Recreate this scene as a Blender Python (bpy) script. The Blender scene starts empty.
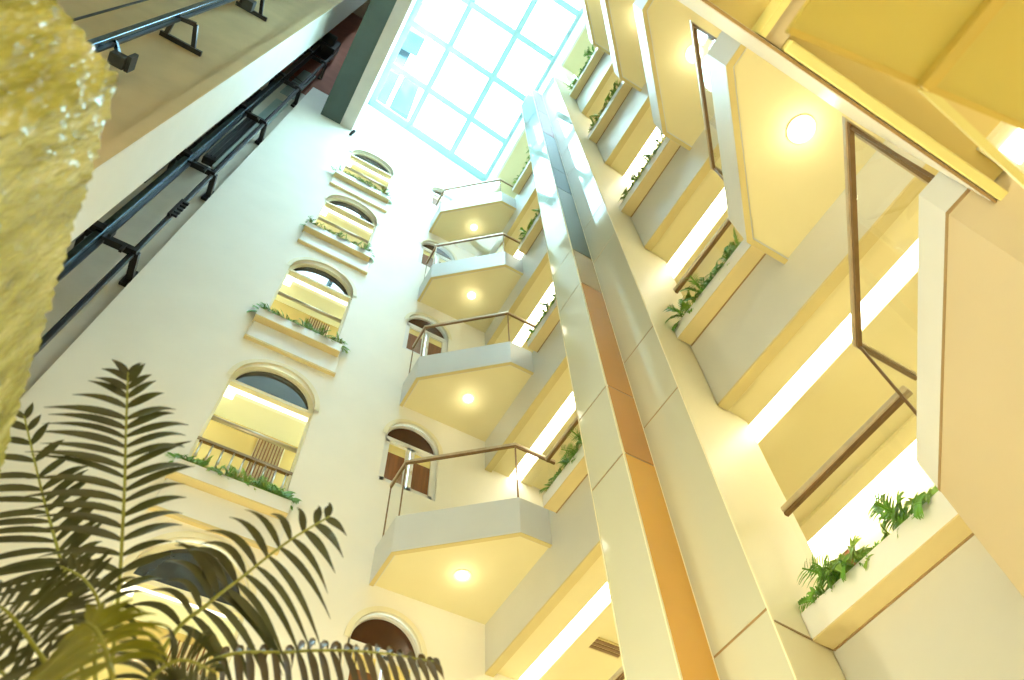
import bpy, math, random
from mathutils import Vector, Matrix
from mathutils.geometry import tessellate_polygon

random.seed(7)
U = 0.68                      # one drawing unit of the survey in metres
COL = bpy.context.scene.collection
PI = math.pi

# ------------------------------------------------------------------ camera
F_PX = 739.85
RM = Matrix(((0.8639, -0.5026, -0.0322), (-0.4193, -0.7533, 0.5066), (-0.2789, -0.4242, -0.8616)))  # world -> camera
_r0 = Vector(RM[0]).normalized()
_r2 = (Vector(RM[2]) - _r0 * _r0.dot(Vector(RM[2]))).normalized()
_r1 = _r2.cross(_r0)
RM = Matrix((_r0, _r1, _r2))
cam_d = bpy.data.cameras.new('camera')
cam = bpy.data.objects.new('camera', cam_d)
COL.objects.link(cam)
cam.matrix_world = RM.transposed().to_4x4()
cam_d.sensor_width = 36.0
cam_d.lens = F_PX / 1024 * 36.0
cam_d.clip_start = 0.02
cam_d.clip_end = 400
cam_d.dof.use_dof = True
cam_d.dof.focus_distance = 7.0
cam_d.dof.aperture_fstop = 4.0
bpy.context.scene.camera = cam


def at(px, py, depth):
    """a point (in survey units) seen at a photo pixel, `depth` metres along the view axis"""
    c = Vector(((px - 512) / F_PX, -(py - 340) / F_PX, -1.0)) * depth
    return (RM.transposed() @ c) / U


# ------------------------------------------------------------------ materials
def lin(c):
    return tuple(((v / 12.92) if v <= 0.04045 else ((v + 0.055) / 1.055) ** 2.4) for v in (x / 255 for x in c))


def mat(name, rgb, rough=0.5, var=0.06, scale=3.0, metal=0.0, spec=0.5, bump=0.0, coat=0.0, stretch=None):
    m = bpy.data.materials.new(name)
    m.use_nodes = True
    nt = m.node_tree
    b = nt.nodes['Principled BSDF']
    b.inputs['Roughness'].default_value = rough
    b.inputs['Metallic'].default_value = metal
    b.inputs['Specular IOR Level'].default_value = spec
    if coat:
        b.inputs['Coat Weight'].default_value = coat
        b.inputs['Coat Roughness'].default_value = 0.03
    tc = nt.nodes.new('ShaderNodeTexCoord')
    mp = nt.nodes.new('ShaderNodeMapping')
    if stretch:
        mp.inputs['Scale'].default_value = stretch
    nz = nt.nodes.new('ShaderNodeTexNoise')
    nz.inputs['Scale'].default_value = scale
    nz.inputs['Detail'].default_value = 4
    rp = nt.nodes.new('ShaderNodeValToRGB')
    c = lin(rgb)
    rp.color_ramp.elements[0].position = 0.3
    rp.color_ramp.elements[1].position = 0.7
    rp.color_ramp.elements[0].color = tuple(v * (1 - var) for v in c) + (1,)
    rp.color_ramp.elements[1].color = tuple(min(1, v * (1 + var)) for v in c) + (1,)
    nt.links.new(tc.outputs['Object'], mp.inputs['Vector'])
    nt.links.new(mp.outputs['Vector'], nz.inputs['Vector'])
    nt.links.new(nz.outputs['Fac'], rp.inputs['Fac'])
    nt.links.new(rp.outputs['Color'], b.inputs['Base Color'])
    if bump:
        bp = nt.nodes.new('ShaderNodeBump')
        bp.inputs['Strength'].default_value = bump
        nt.links.new(nz.outputs['Fac'], bp.inputs['Height'])
        nt.links.new(bp.outputs['Normal'], b.inputs['Normal'])
    return m


def emit(name, rgb, strength):
    m = bpy.data.materials.new(name)
    m.use_nodes = True
    nt = m.node_tree
    nt.nodes.clear()
    o = nt.nodes.new('ShaderNodeOutputMaterial')
    e = nt.nodes.new('ShaderNodeEmission')
    e.inputs['Color'].default_value = lin(rgb) + (1,)
    e.inputs['Strength'].default_value = strength
    nt.links.new(e.outputs[0], o.inputs[0])
    return m


def glass(name, tint, gloss=1.0, rough=0.02, ior=1.45, tint_noise=None):
    m = bpy.data.materials.new(name)
    m.use_nodes = True
    nt = m.node_tree
    nt.nodes.clear()
    o = nt.nodes.new('ShaderNodeOutputMaterial')
    t = nt.nodes.new('ShaderNodeBsdfTransparent')
    t.inputs['Color'].default_value = tint + (1,)
    g = nt.nodes.new('ShaderNodeBsdfGlossy')
    g.inputs['Roughness'].default_value = rough
    g.inputs['Color'].default_value = (gloss, gloss, gloss, 1)
    lw = nt.nodes.new('ShaderNodeLayerWeight')
    lw.inputs['Blend'].default_value = 0.5
    pw = nt.nodes.new('ShaderNodeMath')
    pw.operation = 'POWER'
    pw.inputs[1].default_value = 4.0
    fr = nt.nodes.new('ShaderNodeMath')
    fr.operation = 'MULTIPLY_ADD'
    fr.inputs[1].default_value = 0.35
    fr.inputs[2].default_value = 0.03
    nt.links.new(lw.outputs['Facing'], pw.inputs[0])
    nt.links.new(pw.outputs[0], fr.inputs[0])
    mx = nt.nodes.new('ShaderNodeMixShader')
    nt.links.new(fr.outputs[0], mx.inputs[0])
    nt.links.new(t.outputs[0], mx.inputs[1])
    nt.links.new(g.outputs[0], mx.inputs[2])
    nt.links.new(mx.outputs[0], o.inputs[0])
    if tint_noise:
        tc = nt.nodes.new('ShaderNodeTexCoord')
        nz = nt.nodes.new('ShaderNodeTexNoise')
        nz.inputs['Scale'].default_value = 0.9
        nz.inputs['Detail'].default_value = 2
        rp = nt.nodes.new('ShaderNodeValToRGB')
        rp.color_ramp.elements[0].position = 0.50
        rp.color_ramp.elements[1].position = 0.62
        rp.color_ramp.elements[0].color = tint + (1,)
        rp.color_ramp.elements[1].color = tint_noise + (1,)
        nt.links.new(tc.outputs['Object'], nz.inputs['Vector'])
        nt.links.new(nz.outputs['Fac'], rp.inputs['Fac'])
        nt.links.new(rp.outputs['Color'], t.inputs['Color'])
    return m


M = dict(
    wall=mat('warm_white_plaster', (248, 244, 232), 0.55, 0.02, 1.5),
    bfascia=mat('balcony_fascia_paint', (214, 217, 220), 0.35, 0.02, 2.0),
    panel=mat('pale_grey_panel_paint', (206, 206, 200), 0.35, 0.03, 1.2),
    fascia=mat('white_fascia_paint', (238, 238, 236), 0.35, 0.02, 2.0),
    soffit=mat('warm_lit_soffit_paint', (232, 222, 176), 0.6, 0.02, 1.4),  # white paint with the warm lamplight mixed into its colour
    lip=mat('tan_edge_paint', (212, 196, 138), 0.55, 0.04, 2.0),
    cream=mat('cream_paint', (241, 234, 204), 0.5, 0.02, 1.2),
    ceil=mat('warm_lit_ceiling_paint', (232, 221, 172), 0.6, 0.03, 1.0),  # white ceiling, its yellow is warm light put into the colour
    inner=mat('corridor_wall_paint', (232, 222, 184), 0.6, 0.03, 1.0),
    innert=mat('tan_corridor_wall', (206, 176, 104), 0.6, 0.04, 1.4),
    tan=mat('planter_underside_tan', (222, 204, 150), 0.55, 0.03, 3.0),
    bay=mat('beige_bay_panels', (200, 184, 152), 0.5, 0.03, 1.0),
    joint=mat('dark_joint', (158, 130, 88), 0.6, 0.1, 6.0),
    brass=mat('bronzed_brass', (204, 188, 160), 0.28, 0.1, 8.0, metal=0.45),
    brassd=mat('dark_bronze', (134, 106, 74), 0.35, 0.12, 8.0, metal=0.6),
    steel=mat('dull_chrome', (196, 188, 176), 0.3, 0.05, 6.0, metal=0.8),
    black=mat('black_painted_steel', (20, 20, 22), 0.4, 0.2, 6.0),
    rail=mat('greased_blue_steel', (74, 96, 110), 0.25, 0.2, 9.0, metal=0.85),
    iron=mat('dull_iron_castings', (52, 56, 56), 0.5, 0.25, 5.0, metal=0.3),
    plate=mat('zinc_plate', (160, 178, 174), 0.4, 0.08, 4.0, metal=0.3),
    hoist=mat('shaft_render', (214, 208, 194), 0.8, 0.06, 2.0, bump=0.05),
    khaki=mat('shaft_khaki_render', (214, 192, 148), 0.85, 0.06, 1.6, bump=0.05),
    rust=mat('rust_red_ceiling', (150, 92, 74), 0.8, 0.12, 1.6),
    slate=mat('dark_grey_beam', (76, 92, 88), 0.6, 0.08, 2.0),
    beige=mat('pinkish_beam_edge', (206, 196, 186), 0.6, 0.04, 3.0),
    mull=mat('aqua_white_mullions', (146, 178, 178), 0.4, 0.04, 3.0),
    green2=mat('fern_light_green', (150, 184, 76), 0.5, 0.3, 9.0),
    green=mat('fern_green', (112, 164, 58), 0.5, 0.35, 9.0),
    palm=mat('palm_leaf_green', (62, 64, 26), 0.36, 0.35, 14.0, spec=0.6),
    palmy=mat('palm_leaf_yellow_green', (128, 128, 34), 0.4, 0.25, 9.0, spec=0.6),
    palmb=mat('palm_leaf_bronze', (74, 58, 26), 0.4, 0.35, 14.0, spec=0.6),
    rachis=mat('palm_rachis', (150, 152, 74), 0.45, 0.12, 10.0),
    trunk=mat('palm_trunk_bark', (104, 84, 52), 0.85, 0.25, 20.0, bump=0.4),
    soil=mat('potting_soil', (52, 40, 30), 0.95, 0.3, 30.0, bump=0.5),
    pot=mat('glazed_pot', (120, 70, 44), 0.3, 0.1, 5.0),
    brown=mat('brown_curtain', (132, 82, 40), 0.7, 0.22, 2.2, stretch=(14, 14, 0.6)),
    darkpane=mat('dark_lunette_glass', (74, 46, 28), 0.25, 0.2, 2.0, spec=0.25),
    ceiling_view=mat('bright_ceiling_cream', (240, 222, 150), 0.6, 0.05, 3.0),  # stands for the bright ceiling inside, painted flat on the pane
    skyp=mat('smoky_lunette_glass', (42, 46, 48), 0.04, 0.2, 2.0, spec=0.9),
    slat=mat('brown_slats', (128, 84, 40), 0.6, 0.1, 4.0),
    clad=mat('glossy_back_painted_glass', (204, 204, 184), 0.05, 0.02, 0.8, spec=0.5, coat=0.35),
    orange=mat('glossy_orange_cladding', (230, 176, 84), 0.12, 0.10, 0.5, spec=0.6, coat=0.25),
    orange_refl2=mat('tan_orange_reflection_cladding', (206, 150, 84), 0.12, 0.08, 0.5, spec=0.6, coat=0.25),  # from here on, the strip's reflection painted as stepped panel colours
    orange_refl3=mat('tan_reflection_cladding', (186, 160, 112), 0.12, 0.08, 0.5, spec=0.6, coat=0.25),
    orange_refl4=mat('grey_olive_reflection_cladding', (92, 104, 86), 0.3, 0.08, 0.5, spec=0.25),
    orange_refl5=mat('grey_teal_reflection_cladding', (20, 62, 60), 0.35, 0.08, 0.5, spec=0.2),
    orange_refl6=mat('pink_reflection_cladding', (112, 44, 36), 0.35, 0.08, 0.5, spec=0.2),
    floor=mat('pale_marble_floor', (226, 210, 176), 0.2, 0.06, 1.2),
    amberedge=mat('amber_edge', (206, 180, 92), 0.4, 0.08, 3.0),
    amberstrip=mat('cream_yellow_strip', (232, 222, 150), 0.35, 0.03, 2.0),
    strip=emit('strip_light_white', (255, 250, 222), 11.0),
    strip2=emit('window_strip_white', (255, 248, 220), 4.5),
    soffit2=mat('yellow_entrance_soffit', (224, 204, 138), 0.55, 0.03, 1.0),
    tower=mat('pale_tower_render', (58, 84, 88), 0.8, 0.1, 0.3),
    spot=emit('downlight_white', (255, 238, 196), 14.0),
    pane=glass('balustrade_glass', (0.975, 0.985, 0.97), 0.9),
    skyglass=glass('skylight_glass', (0.97, 1.0, 1.0), 0.6, tint_noise=(0.62, 0.93, 0.95)),
)


# ------------------------------------------------------------------ mesh builder
class MB:
    def __init__(self):
        self.v, self.f = [], []

    def add(self, vs, fs):
        n = len(self.v)
        self.v += [Vector(p) for p in vs]
        self.f += [tuple(i + n for i in f) for f in fs]
        return self

    def box(self, x0, x1, y0, y1, z0, z1):
        x0, x1 = min(x0, x1), max(x0, x1)
        y0, y1 = min(y0, y1), max(y0, y1)
        z0, z1 = min(z0, z1), max(z0, z1)
        return self.add([(x0, y0, z0), (x1, y0, z0), (x1, y1, z0), (x0, y1, z0), (x0, y0, z1), (x1, y0, z1), (x1, y1, z1), (x0, y1, z1)],
                        [(3, 2, 1, 0), (4, 5, 6, 7), (0, 1, 5, 4), (1, 2, 6, 5), (2, 3, 7, 6), (3, 0, 4, 7)])

    def quad(self, *p):
        return self.add(p, [tuple(range(len(p)))])

    def prism(self, poly, z0, z1):
        n = len(poly)
        a = sum(poly[i][0] * poly[(i + 1) % n][1] - poly[(i + 1) % n][0] * poly[i][1] for i in range(n))
        if a < 0:
            poly = poly[::-1]
        vs = [(x, y, z0) for x, y in poly] + [(x, y, z1) for x, y in poly]
        fs = [tuple(range(n))[::-1], tuple(range(n, 2 * n))]
        fs += [(i, (i + 1) % n, (i + 1) % n + n, i + n) for i in range(n)]
        return self.add(vs, fs)

    def tube(self, path, r, n=8, caps=True):
        path = [Vector(p) for p in path]
        rs = r if isinstance(r, (list, tuple)) else [r] * len(path)
        rings = []
        up = None
        for i, p in enumerate(path):
            t = (path[min(i + 1, len(path) - 1)] - path[max(i - 1, 0)]).normalized()
            if up is None:
                up = Vector((0, 0, 1)) if abs(t.z) < 0.9 else Vector((1, 0, 0))
            s = t.cross(up).normalized()
            up = s.cross(t).normalized()
            rings.append([p + s * math.cos(2 * PI * k / n) * rs[i] + up * math.sin(2 * PI * k / n) * rs[i] for k in range(n)])
        vs = [q for rg in rings for q in rg]
        fs = []
        for i in range(len(path) - 1):
            for k in range(n):
                a, b = i * n + k, i * n + (k + 1) % n
                fs.append((a, b, b + n, a + n))
        if caps:
            fs.append(tuple(range(n))[::-1])
            fs.append(tuple(range((len(path) - 1) * n, len(path) * n)))
        return self.add(vs, fs)

    def bar(self, a, b, w, h, up=(0, 0, 1)):
        a, b, up = Vector(a), Vector(b), Vector(up)
        t = (b - a).normalized()
        if abs(t.dot(up)) > 0.95:
            up = Vector((1, 0, 0))
        s = t.cross(up).normalized() * (w / 2)
        u = s.cross(t).normalized() * (h / 2)
        return self.add([a - s - u, a + s - u, a + s + u, a - s + u, b - s - u, b + s - u, b + s + u, b - s + u],
                        [(0, 1, 2, 3), (7, 6, 5, 4), (4, 5, 1, 0), (5, 6, 2, 1), (6, 7, 3, 2), (7, 4, 0, 3)])

    def build(self, name, m, parent=None, origin=None, smooth=False, bevel=0.0):
        o0 = Vector(origin) if origin is not None else (Vector(parent['_o']) if parent is not None and '_o' in parent else Vector((0, 0, 0)))
        me = bpy.data.meshes.new(name)
        me.from_pydata([tuple((p - o0) * U) for p in self.v], [], self.f)
        me.validate()
        me.update()
        me.materials.append(M[m] if isinstance(m, str) else m)
        if smooth:
            me.polygons.foreach_set('use_smooth', [True] * len(me.polygons))
        o = bpy.data.objects.new(name, me)
        COL.objects.link(o)
        if parent is not None:
            o.parent = parent
            o['_o'] = tuple(o0)
            if parent.type == 'MESH' and '_w' in parent:
                pass
        else:
            o.location = tuple(o0 * U)
            o['_o'] = tuple(o0)
        if bevel:
            md = o.modifiers.new('bevel', 'BEVEL')
            md.width = bevel * U
            md.segments = 2
            md.limit_method = 'ANGLE'
        return o


def tag(o, label, cat, group=None, kind=None):
    o['label'] = label
    o['category'] = cat
    if group:
        o['group'] = group
    if kind:
        o['kind'] = kind
    return o


def thing(name, loc, label, cat, group=None, kind=None):
    o = bpy.data.objects.new(name, None)
    o.empty_display_size = 0.1
    COL.objects.link(o)
    o.location = tuple(Vector(loc) * U)
    o['_o'] = tuple(loc)
    return tag(o, label, cat, group, kind)


def kids(o):
    return [c for c in bpy.data.objects if c.parent == o]


def copy_tree(o, parent=None):
    c = o.copy()
    COL.objects.link(c)
    c.parent = parent
    for ch in kids(o):
        copy_tree(ch, c)
    return c


# ------------------------------------------------------------------ survey
A, B = 5.585, 10.0                  # right facade plane x, left facade plane y
FLOOR = -1.9
BEAM = [2.78, 8.13, 13.5, 19.05, 24.5]          # underside of each gallery beam
SOFF = [4.25, 9.1, 14.5, 19.9, 25.35]           # balcony soffits
TOP = [4.58, 9.95, 15.42, 20.8, 26.3]           # balcony fascia tops
PLB = [4.28, 9.66, 15.08, 20.8, 26.25]          # underside of gallery planters
WT = [7.83, 13.03, 18.43, 23.77, 29.15]         # window transoms
PT = [4.95, 10.32, 15.92, 21.53, 26.75]         # window planter top, as seen on the wall plane
DT = [7.93, 13.27, 18.52, 24.02, 29.72]         # balcony door transoms
ROOF = 32.5
ORD = ['lowest', 'second lowest', 'middle', 'second highest', 'highest']


def skyz(x):
    return 36.7 - 0.36 * (x + 0.85)


# ------------------------------------------------------------------ left wall with its openings
WC, WH = 0.475, 0.925
DC, DH = 3.72, 0.66


def arch(cx, hw, zb, zt, rise, n=18, y=None):
    pts = [(cx - hw, zb), (cx + hw, zb)]
    pts += [(cx + hw * math.cos(PI * i / n), zt + rise * math.sin(PI * i / n)) for i in range(n + 1)]
    return pts


holes = [arch(WC, WH, WT[k] - 2.95, WT[k] + 0.02, 1.0) for k in range(5)]
holes += [arch(DC, DH, DT[k] - 1.5, DT[k] + 0.02, 0.72) for k in range(5)]
outer = [(-3.2, FLOOR), (9.0, FLOOR), (9.0, skyz(5.585)), (5.585, skyz(5.585)), (-0.85, skyz(-0.85)), (-0.85, 34.6), (-3.2, 34.6)]
loops = [[Vector((x, z, 0)) for x, z in lp] for lp in [outer] + holes]
flat = [p for lp in loops for p in lp]
tris = tessellate_polygon(loops)
mb = MB()
vs = [(p.x, B, p.y) for p in flat]
mb.add(vs, [tuple(t) for t in tris])
for lp in loops[1:]:
    n = len(lp)
    for i in range(n):
        a, b = lp[i], lp[(i + 1) % n]
        mb.quad((a.x, B, a.y), (b.x, B, b.y), (b.x, B + 0.3, b.y), (a.x, B + 0.3, a.y))
mb.quad((-3.2, B, FLOOR), (-3.2, B, 34.6), (-3.2, B + 0.3, 34.6), (-3.2, B + 0.3, FLOOR))
o = mb.build('wall_left', 'wall')
tag(o, 'tall white atrium wall pierced by two columns of arched openings', 'wall', kind='structure')


def arch_band(mb, cx, hw, zt, rise, w, y0, y1, n=24, legs=0.0):
    """flat moulding that follows an arch, w wide, between depths y0..y1"""
    path = [(cx + math.cos(PI * i / n) * hw, zt + math.sin(PI * i / n) * rise, cx + math.cos(PI * i / n) * (hw + w), zt + math.sin(PI * i / n) * (rise + w)) for i in range(n + 1)]
    if legs:
        path = [(cx + hw, zt - legs, cx + hw + w, zt - legs)] + path + [(cx - hw, zt - legs, cx - hw - w, zt - legs)]
    for (a, b, c, d), (e, f, g, h) in zip(path, path[1:]):
        mb.add([(a, y0, b), (c, y0, d), (g, y0, h), (e, y0, f), (a, y1, b), (c, y1, d), (g, y1, h), (e, y1, f)],
               [(0, 1, 2, 3), (7, 6, 5, 4), (0, 3, 7, 4), (1, 5, 6, 2)])
    return mb


def half_disc(mb, cx, hw, zt, rise, y, n=20):
    pts = [(cx + hw * math.cos(PI * i / n), y, zt + rise * math.sin(PI * i / n)) for i in range(n + 1)]
    return mb.quad(*pts)


# windows in the left column, one prototype and four copies
def make_window(k):
    t = WT[k]
    w = thing('window_%d' % (k + 2), (WC, B, t - 2.95), 'arched gallery window opening in the white wall, %s of its column' % ORD[k], 'window', kind='structure')
    arch_band(MB(), WC, WH - 0.02, t, 0.98, 0.11, B - 0.035, B + 0.02, legs=0).build('frame', 'cream', w)
    m2 = MB().box(WC - WH, WC + WH, B + 0.08, B + 0.2, t - 0.045, t + 0.045)
    m2.box(WC - WH, WC - WH + 0.05, B + 0.1, B + 0.2, t - 2.95, t)
    m2.box(WC + WH - 0.05, WC + WH, B + 0.1, B + 0.2, t - 2.95, t)
    arch_band(m2, WC, WH - 0.1, t + 0.02, 0.88, 0.1, B + 0.12, B + 0.2)
    m2.build('transom', 'cream', w)
    half_disc(MB(), WC, WH - 0.06, t + 0.02, 0.94, B + 0.17).build('lunette_glass', 'skyp', w)
    h = MB().tube([(WC - WH, B + 0.24, t - 1.12), (WC + WH, B + 0.24, t - 1.12)], 0.05, 10)
    h.build('handrail', 'steel', w, smooth=True)
    if k >= 2:
        return w
    h = MB().bar((WC - WH, B + 0.12, t - 1.95), (WC + WH, B + 0.12, t - 1.95), 0.07, 0.07)
    r = h.build('lower_rail', 'brassd', w)
    for i in range(9):
        x = WC - WH + 0.1 + i * 0.206
        MB().tube([(x, B + 0.12, t - 1.97), (x, B + 0.12, t - 2.3), (x, B + 0.12, t - 2.36), (x, B + 0.12, t - 2.42), (x, B + 0.12, t - 2.95)],
                  [0.018, 0.018, 0.032, 0.018, 0.018], 8).build('baluster', 'steel', r, smooth=True)
    return w


for k in range(5):
    make_window(k)
    t = WT[k]
    # the gallery seen through the opening
    x0, x1 = -1.6, 2.6
    c = MB().box(x0, x1, B + 0.3, B + 1.25, t + 0.18, t + 0.3)
    tag(c.build('ceiling', 'ceil'), 'warm-lit gallery ceiling behind the arched window, %s of its column' % ORD[k], 'ceiling', kind='structure')
    c = MB().box(x0, x1, B + 1.25, B + 1.4, t - 3.3, t + 0.3)
    c.box(x0 - 0.1, x0, B + 0.3, B + 1.4, t - 3.3, t + 0.3).box(x1, x1 + 0.1, B + 0.3, B + 1.4, t - 3.3, t + 0.3)
    c.box(x0, x1, B + 0.3, B + 1.4, t - 3.4, t - 3.3)
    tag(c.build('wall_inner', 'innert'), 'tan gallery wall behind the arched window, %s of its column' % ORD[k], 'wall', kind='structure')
    s = thing('strip_light', (WC, B + 0.42, t + 0.16), 'white strip light under the gallery ceiling inside the %s arched window' % ORD[k], 'light', 'strip lights inside the arched windows')
    MB().box(-0.9, 1.75, B + 0.31, B + 0.52, t + 0.1, t + 0.18).build('housing', 'cream', s)
    MB().box(-0.86, 1.7, B + 0.33, B + 0.40, t + 0.06, t + 0.1).build('diffuser', 'strip2', s)
    MB().box(-0.62, -0.22, B + 0.33, B + 0.62, t + 0.07, t + 0.18).build('lamp_box', 'strip2', s)
    sg = thing('slat_grille', (0.95, B + 1.2, t - 1.6), 'brown vertical slat grille on the tan wall inside the %s arched window' % ORD[k], 'grille', 'slat grilles inside the arched windows')
    MB().box(0.62, 1.24, B + 1.225, B + 1.25, t - 1.5, t + 0.02).build('backing', 'inner', sg)
    g = MB()
    for i in range(9):
        g.box(0.64 + i * 0.068, 0.665 + i * 0.068, B + 1.19, B + 1.225, t - 1.5, t + 0.02)
    g.build('slat', 'slat', sg)

# window planters: front box on a panel that stands a little off the wall
for k in range(1, 5):
    zt = PT[k] * 0.976
    p = thing('window_planter', (WC, B, zt - 0.31), 'white planter ledge full of ferns below the %s arched window' % ORD[k], 'planter', 'planter ledges on the white wall')
    x0, x1 = -0.6, 1.5
    m = MB().box(x0, x1, B - 0.24, B - 0.21, zt - 0.31, zt).box(x0, x0 + 0.03, B - 0.21, B, zt - 0.31, zt).box(x1 - 0.03, x1, B - 0.21, B, zt - 0.31, zt)
    m.build('trough', 'fascia', p)
    MB().box(x0, x1, B - 0.24, B, zt - 0.34, zt - 0.31).build('underside', 'tan', p)
    MB().box(x0 + 0.03, x1 - 0.03, B - 0.21, B, zt - 0.31, zt - 0.05).build('soil', 'soil', p)
    MB().box(x0 + 0.02, x1 + 0.06, B - 0.07, B, zt - 1.0, zt - 0.34).build('apron', 'fascia', p, bevel=0.02)
    MB().box(x0, x1 + 0.08, B - 0.09, B, zt - 1.06, zt - 1.0).build('moulding', 'tan', p)

# arched casements in the right column
for k in range(5):
    t = DT[k]
    zb = DT[k] - 1.5
    d = thing('window_%d' % (k + 7), (DC, B, zb), 'arched white casement with brown curtains behind the corner balconies, %s one' % ORD[k], 'window', kind='structure')
    arch_band(MB(), DC, DH - 0.01, t, 0.71, 0.1, B - 0.03, B + 0.02).build('frame', 'cream', d)
    m = MB().box(DC - DH, DC + DH, B + 0.07, B + 0.17, t - 0.05, t + 0.05)
    arch_band(m, DC, DH - 0.05, t, 0.67, 0.05, B + 0.07, B + 0.17, legs=t - zb)
    m.build('transom', 'fascia', d)
    half_disc(MB(), DC, DH - 0.04, t + 0.02, 0.68, B + 0.14).build('lunette_glass', 'darkpane', d)
    for s in (-1, 1):
        xa, xb = (DC - DH + 0.05, DC - 0.01) if s < 0 else (DC + 0.01, DC + DH - 0.05)
        pb = t - 1.33
        m = MB().box(xa, xa + 0.09, B + 0.08, B + 0.16, zb, t - 0.05).box(xb - 0.09, xb, B + 0.08, B + 0.16, zb, t - 0.05)
        m.box(xa, xb, B + 0.08, B + 0.16, zb, pb + 0.02).box(xa, xb, B + 0.08, B + 0.16, t - 0.12, t - 0.05)
        leaf = m.build('leaf', 'fascia', d)
        MB().box(xa + 0.09, xb - 0.09, B + 0.13, B + 0.14, pb, t - 0.40).build('curtain', 'brown', leaf)
        MB().box(xa + 0.09, xb - 0.09, B + 0.13, B + 0.14, t - 0.40, t - 0.12).build('upper_pane', 'ceiling_view', leaf)
        hx = DC + s * 0.06
        MB().tube([(hx, B + 0.08, pb + 0.5), (hx, B + 0.03, pb + 0.5), (hx, B + 0.03, pb + 0.38)], 0.012, 6).build('latch_handle', 'brass', leaf)

# ------------------------------------------------------------------ right facade: gallery beams, ceilings, planters
NEAR = (-0.6, 3.52)
FAR = (4.26, 10.0)
trim_n = [0]


def struct_tag(o, label, cat):
    return tag(o, label, cat, kind='structure')


for k in range(5):
    for side, (y0, y1) in (('near', NEAR), ('far', FAR)):
        where = 'beside the near bay balconies' if side == 'near' else 'beyond the clad column'
        zb = BEAM[k]
        zt = PLB[k] + 0.28
        if k == 0:
            zb = FLOOR if side == 'near' else BEAM[0]
        trim_n[0] += 1
        o = MB().box(A, A + 0.16, y0, y1, zb, zt).build('trim_%d' % trim_n[0], 'panel')
        struct_tag(o, 'pale gallery parapet band %s, %s level' % (where, ORD[k]), 'parapet')
        if k == 0 and side == 'near':
            continue
        trim_n[0] += 1
        o = MB().box(A - 0.004, A + 0.165, y0, y1, zb - 0.04, zb + 0.0).build('trim_%d' % trim_n[0], 'lip')
        struct_tag(o, 'tan lower lip of the gallery parapet %s, %s level' % (where, ORD[k]), 'trim')
    if k == 0:
        continue
    z = BEAM[k] + 0.06
    # slab with a light slot; it is the ceiling of the gallery below
    m = MB().box(A + 0.16, 6.16, NEAR[0], 3.6, z, z + 1.3).box(A + 0.16, 6.16, 5.0, 10.0, z, z + 1.3).box(6.16, 6.24, NEAR[0], 10.0, z, z + 1.3)
    m.box(6.56, 6.86, NEAR[0], 10.0, z, z + 1.3).box(6.24, 6.56, NEAR[0], 10.0, z + 0.16, z + 1.3)
    if k == 1:
        m.box(6.86, 8.2, NEAR[0], 10.0, z + 0.05, z + 1.3).box(8.2, 8.52, NEAR[0], 10.0, z, z + 1.3).box(8.52, 9.0, NEAR[0], 10.0, z + 0.16, z + 1.3)
    else:
        m.box(6.86, 9.0, NEAR[0], 10.0, z + 0.05, z + 1.3)
    struct_tag(m.build('ceiling', 'ceil'), 'warm-lit gallery ceiling with a light slot, under the %s of four floor slabs' % ['', 'lowest', 'second', 'third', 'highest'][k], 'ceiling')
    s = thing('strip_light', (6.4, 4.7, z + 0.1), 'long white light strip in the gallery ceiling under the %s of four floor slabs' % ['', 'lowest', 'second', 'third', 'highest'][k], 'light', 'light strips of the galleries')
    MB().box(6.25, 6.55, NEAR[0] + 0.02, 9.98, z + 0.1, z + 0.155).build('tray', 'cream', s)
    MB().box(6.255, 6.545, NEAR[0] + 0.03, 9.97, z + 0.02, z + 0.1).build('diffuser', 'strip', s)
    if k == 1:
        s = thing('strip_light', (8.7, 4.7, z + 0.1), 'second white light strip along the back wall of the lowest gallery', 'light', 'light strips of the galleries')
        MB().box(8.54, 8.9, NEAR[0] + 0.02, 9.98, z + 0.1, z + 0.155).build('tray', 'cream', s)
        MB().box(8.55, 8.89, NEAR[0] + 0.03, 9.97, z + 0.02, z + 0.1).build('diffuser', 'strip', s)
# topmost gallery: a flat soffit right under the roof
for side, (y0, y1) in (('near', NEAR), ('far', FAR)):
    where = 'beside the near bay balconies' if side == 'near' else 'beyond the clad column'
    struct_tag(MB().box(A + 0.1, 9.0, y0, y1, ROOF, ROOF + 0.3).build('ceiling', 'inner'), 'grey-beige ceiling of the top gallery %s' % where, 'ceiling')
struct_tag(MB().box(A, A + 0.1, NEAR[0], 10, ROOF, skyz(A)).build('trim_20', 'fascia'), 'white band above the top gallery below the skylight', 'band')
struct_tag(MB().box(9.0, 9.2, -0.6, 10.0, FLOOR, 34.5).build('wall_right', 'inner'), 'cream inner wall at the back of the galleries', 'wall')

d = thing('door_1', (8.98, 5.3, 4.7), 'brown door in a cream frame on the back wall of the lowest gallery', 'door', kind='structure')
MB().box(8.93, 9.0, 4.45, 4.62, 4.7, 8.12).box(8.93, 9.0, 5.9, 6.07, 4.7, 8.12).box(8.93, 9.0, 4.62, 5.9, 7.97, 8.12).build('frame', 'cream', d)
lf = MB().box(8.95, 8.99, 4.62, 5.9, 4.7, 7.97).build('leaf', 'brown', d)
MB().tube([(8.95, 4.75, 6.2), (8.9, 4.75, 6.2), (8.9, 4.9, 6.2)], 0.02, 8).build('door_handle', 'steel', lf)

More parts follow.
